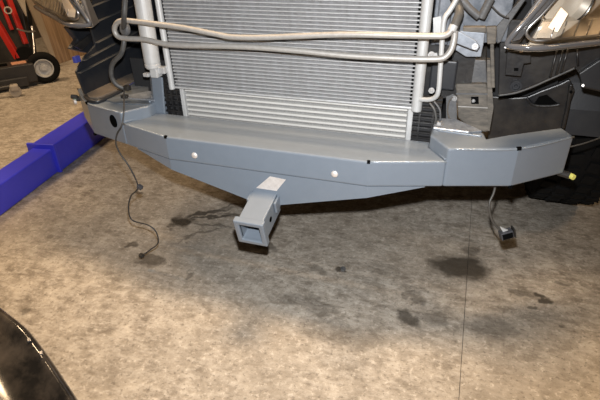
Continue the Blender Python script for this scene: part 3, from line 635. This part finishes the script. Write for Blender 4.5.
# ================================================================ RED AND BLACK SHOP HOIST
hw = Vector((-2.335, 1.625, 0)); ho = empty('shop_hoist', hw); tag(ho, 'black wheeled hoist base with silver hub wheel and red slanting struts', 'hoist')
vd = Vector((CAM.x - hw.x, CAM.y - hw.y, 0)).normalized()
wl = empty('hoist_wheel'); wl.parent = ho
bm = bmesh.new(); add_lathe(bm, (0, 0, .105), vd, [(-.028, .06), (-.034, .085), (-.026, .102), (0, .105), (.026, .102), (.034, .085), (.030, .066), (.026, .062)], 36); link('wheel_tyre', bm, 'rubber', wl, smooth=True)
bm = bmesh.new(); add_lathe(bm, (0, 0, .105), vd, [(.026, .064), (.030, .062), (.030, .056), (.012, .048), (.010, .030), (.020, .026), (.020, .016), (.032, .014), (.032, 0)], 32); link('wheel_hub', bm, 'alu_white', wl)
lf = Vector((-.62, -.785, 0)); fr = Vector((.785, -.62, 0)); hm = Matrix((( lf.x, -fr.x, 0), (lf.y, -fr.y, 0), (0, 0, 1)))
def hbox(name, a, f_, z, s, m, parent, bevel=.005): return box(name, lf * a + fr * f_ + Vector((0, 0, z)), s, m, parent, hm, bevel)
hb_ = hbox('base_frame', .34, -.02, .095, (.56, .16, .12), 'blackmetal', ho)
hbox('base_rail', .42, .065, .05, (.60, .03, .06), 'blackmetal', ho)
hbox('copper_label', .14, -.02, .1565, (.09, .07, .003), 'copper', hb_, 0)
hbox('base_slot', .24, -.02, .1565, (.06, .07, .003), 'hole', hb_, 0); hbox('base_slot', .055, -.02, .1565, (.03, .07, .003), 'hole', hb_, 0)
cs_ = empty('caster'); cs_.parent = ho
cc = lf * .22 + fr * .22
bm = bmesh.new(); add_lathe(bm, cc + Vector((0, 0, .036)), vd, [(-.014, 0), (-.014, .034), (-.010, .036), (.010, .036), (.014, .034), (.014, .012), (.017, .012), (.017, 0)], 24); link('caster_wheel', bm, 'caster', cs_)
box('caster_fork', cc + Vector((0, 0, .060)), (.05, .05, .04), 'caster', cs_, hm, .008)
tube('caster_arm', [cc + Vector((0, 0, .07)), cc + lf * .18 + fr * -.03 + Vector((0, 0, .06)), cc + lf * .4 + fr * -.05 + Vector((0, 0, .05))], .012, 'blackmetal', cs_, n=8)
def strut(name, p0, p1, w, t, m):
    a = Vector(p0) - hw; b = Vector(p1) - hw; dd = (b - a); u_, v_ = frame_of(dd); bm = bmesh.new()
    add_prism(bm, [a + u_ * w + v_ * t, a - u_ * w + v_ * t, a - u_ * w - v_ * t, a + u_ * w - v_ * t], dd); return link(name, bm, m, ho, .004)
strut('red_strut', on_x(18, 58, -2.66), on_x(-14, 4, -2.74), .026, .02, 'red')
strut('red_strut', on_x(26, 44, -2.70), on_x(7, -6, -2.76), .017, .015, 'red')
strut('red_strut', on_x(12, 30, -2.80), on_x(0, 0, -2.84), .012, .012, 'red')
strut('dark_backing', on_x(30, 62, -2.80), on_x(18, -20, -2.86), .05, .03, 'blackmetal')  # made-up black plates, added to darken the view between the red struts
strut('dark_backing', on_x(14, 66, -2.85), on_x(-6, -20, -2.90), .16, .03, 'blackmetal')
tube('handle_bar', [on_x(34.5, 58, -2.55) - hw, on_x(33.5, 40, -2.58) - hw, on_x(32, 26, -2.62) - hw], .008, 'chrome_dull', ho, n=8)
tube('cross_pin', [on_x(17, 29, -2.6) - hw, on_x(27, 31.5, -2.6) - hw, on_x(35, 31, -2.6) - hw], .006, 'chrome_dull', ho, n=8)
bm = bmesh.new(); add_lathe(bm, on_x(8, 11, -2.70) - hw, (1, -.8, .4), [(0, .022), (.02, .026), (.03, .026), (.03, .018), (0, .014)], 16); link('pulley', bm, 'caster', ho)
bm = bmesh.new(); add_lathe(bm, on_x(26, 56, -2.62) - hw, (1, -.9, 0), [(-.02, 0), (-.02, .07), (.02, .07), (.02, 0)], 24); link('far_wheel', bm, 'rubber', ho, smooth=False)

# ================================================================ BOARDS standing by the wall
b1 = prism('board', [(-2.62, 2.022, 0), (-2.62, 2.62, 0), (-2.72, 2.62, 1.1), (-2.72, 2.00, 1.1)], (-.018, 0, 0), 'wood', None, .002); tag(b1, 'wide brown striped board standing upright beyond the hoist wheel', 'board')
b2 = prism('board', [on_x(54, 65, -2.585), on_x(29, 9, -2.585), on_x(22, -8, -2.585), on_x(31, -9, -2.585), on_x(39, 12, -2.585), on_x(57, 65, -2.585)], (.012, 0, 0), 'wood2', None, .001); tag(b2, 'narrow pale board leaning against the wide striped board', 'board')
b3 = prism('board', [on_x(25.5, 16, -2.585), on_x(14, -6, -2.585), on_x(23, -6, -2.585)], (.012, 0, 0), 'white'); tag(b3, 'off-white pointed panel tip behind the hoist', 'panel')

# ================================================================ GLOSSY BLACK PANEL in the foreground
gp = empty('removed_panel', (-0.45, -0.62, 0)); tag(gp, 'glossy black curved body panel standing on the floor before the truck', 'body panel')
rim_px = [(-60, 262), (-25, 287), (0, 308), (20, 324), (32, 338), (46, 357), (60, 378), (75, 402), (95, 440)]
rim = [on_z(x, y, .30 - .0006 * abs(x - 10)) - gp.location for x, y in rim_px]
bm = bmesh.new(); inn = Vector((-.55, -.835, 0)).normalized(); G = []
for (o_, dz) in ((.020, -.30), (.014, -.20), (.012, -.06), (.006, -.012), (0.0, -.002), (-.006, 0.0), (-.014, -.006), (-.03, -.020), (-.09, -.026), (-.16, -.012), (-.24, .012), (-.32, .008)):
    G.append([bm.verts.new(p - inn * o_ + Vector((0, 0, (dz if dz > -.25 else -p.z)))) for p in spline(rim, 4)])
for a, b in zip(G, G[1:]):
    for i in range(len(a) - 1): bm.faces.new((a[i], a[i + 1], b[i + 1], b[i]))
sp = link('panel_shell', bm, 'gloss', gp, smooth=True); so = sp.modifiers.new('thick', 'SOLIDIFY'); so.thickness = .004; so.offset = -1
for (x, y) in ((29, 340), (41, 353)):
    box('rim_clip', on_z(x, y, .289) - gp.location, (.009, .006, .004), 'chrome_dull', gp, Matrix.Rotation(R(-40), 3, 'Z'), .001)

# ================================================================ LITTER ON THE FLOOR
p = on_z(343, 270); nb = empty('metal_nut', p); tag(nb, 'tiny dark metal nut lying on the concrete below the beam', 'nut')
bm = bmesh.new(); add_lathe(bm, (0, 0, 0), (0, 0, 1), [(0, .004), (0, .009), (.008, .009), (.008, .004), (0, .004)], 6); link('nut_body', bm, 'dirtydark', nb)
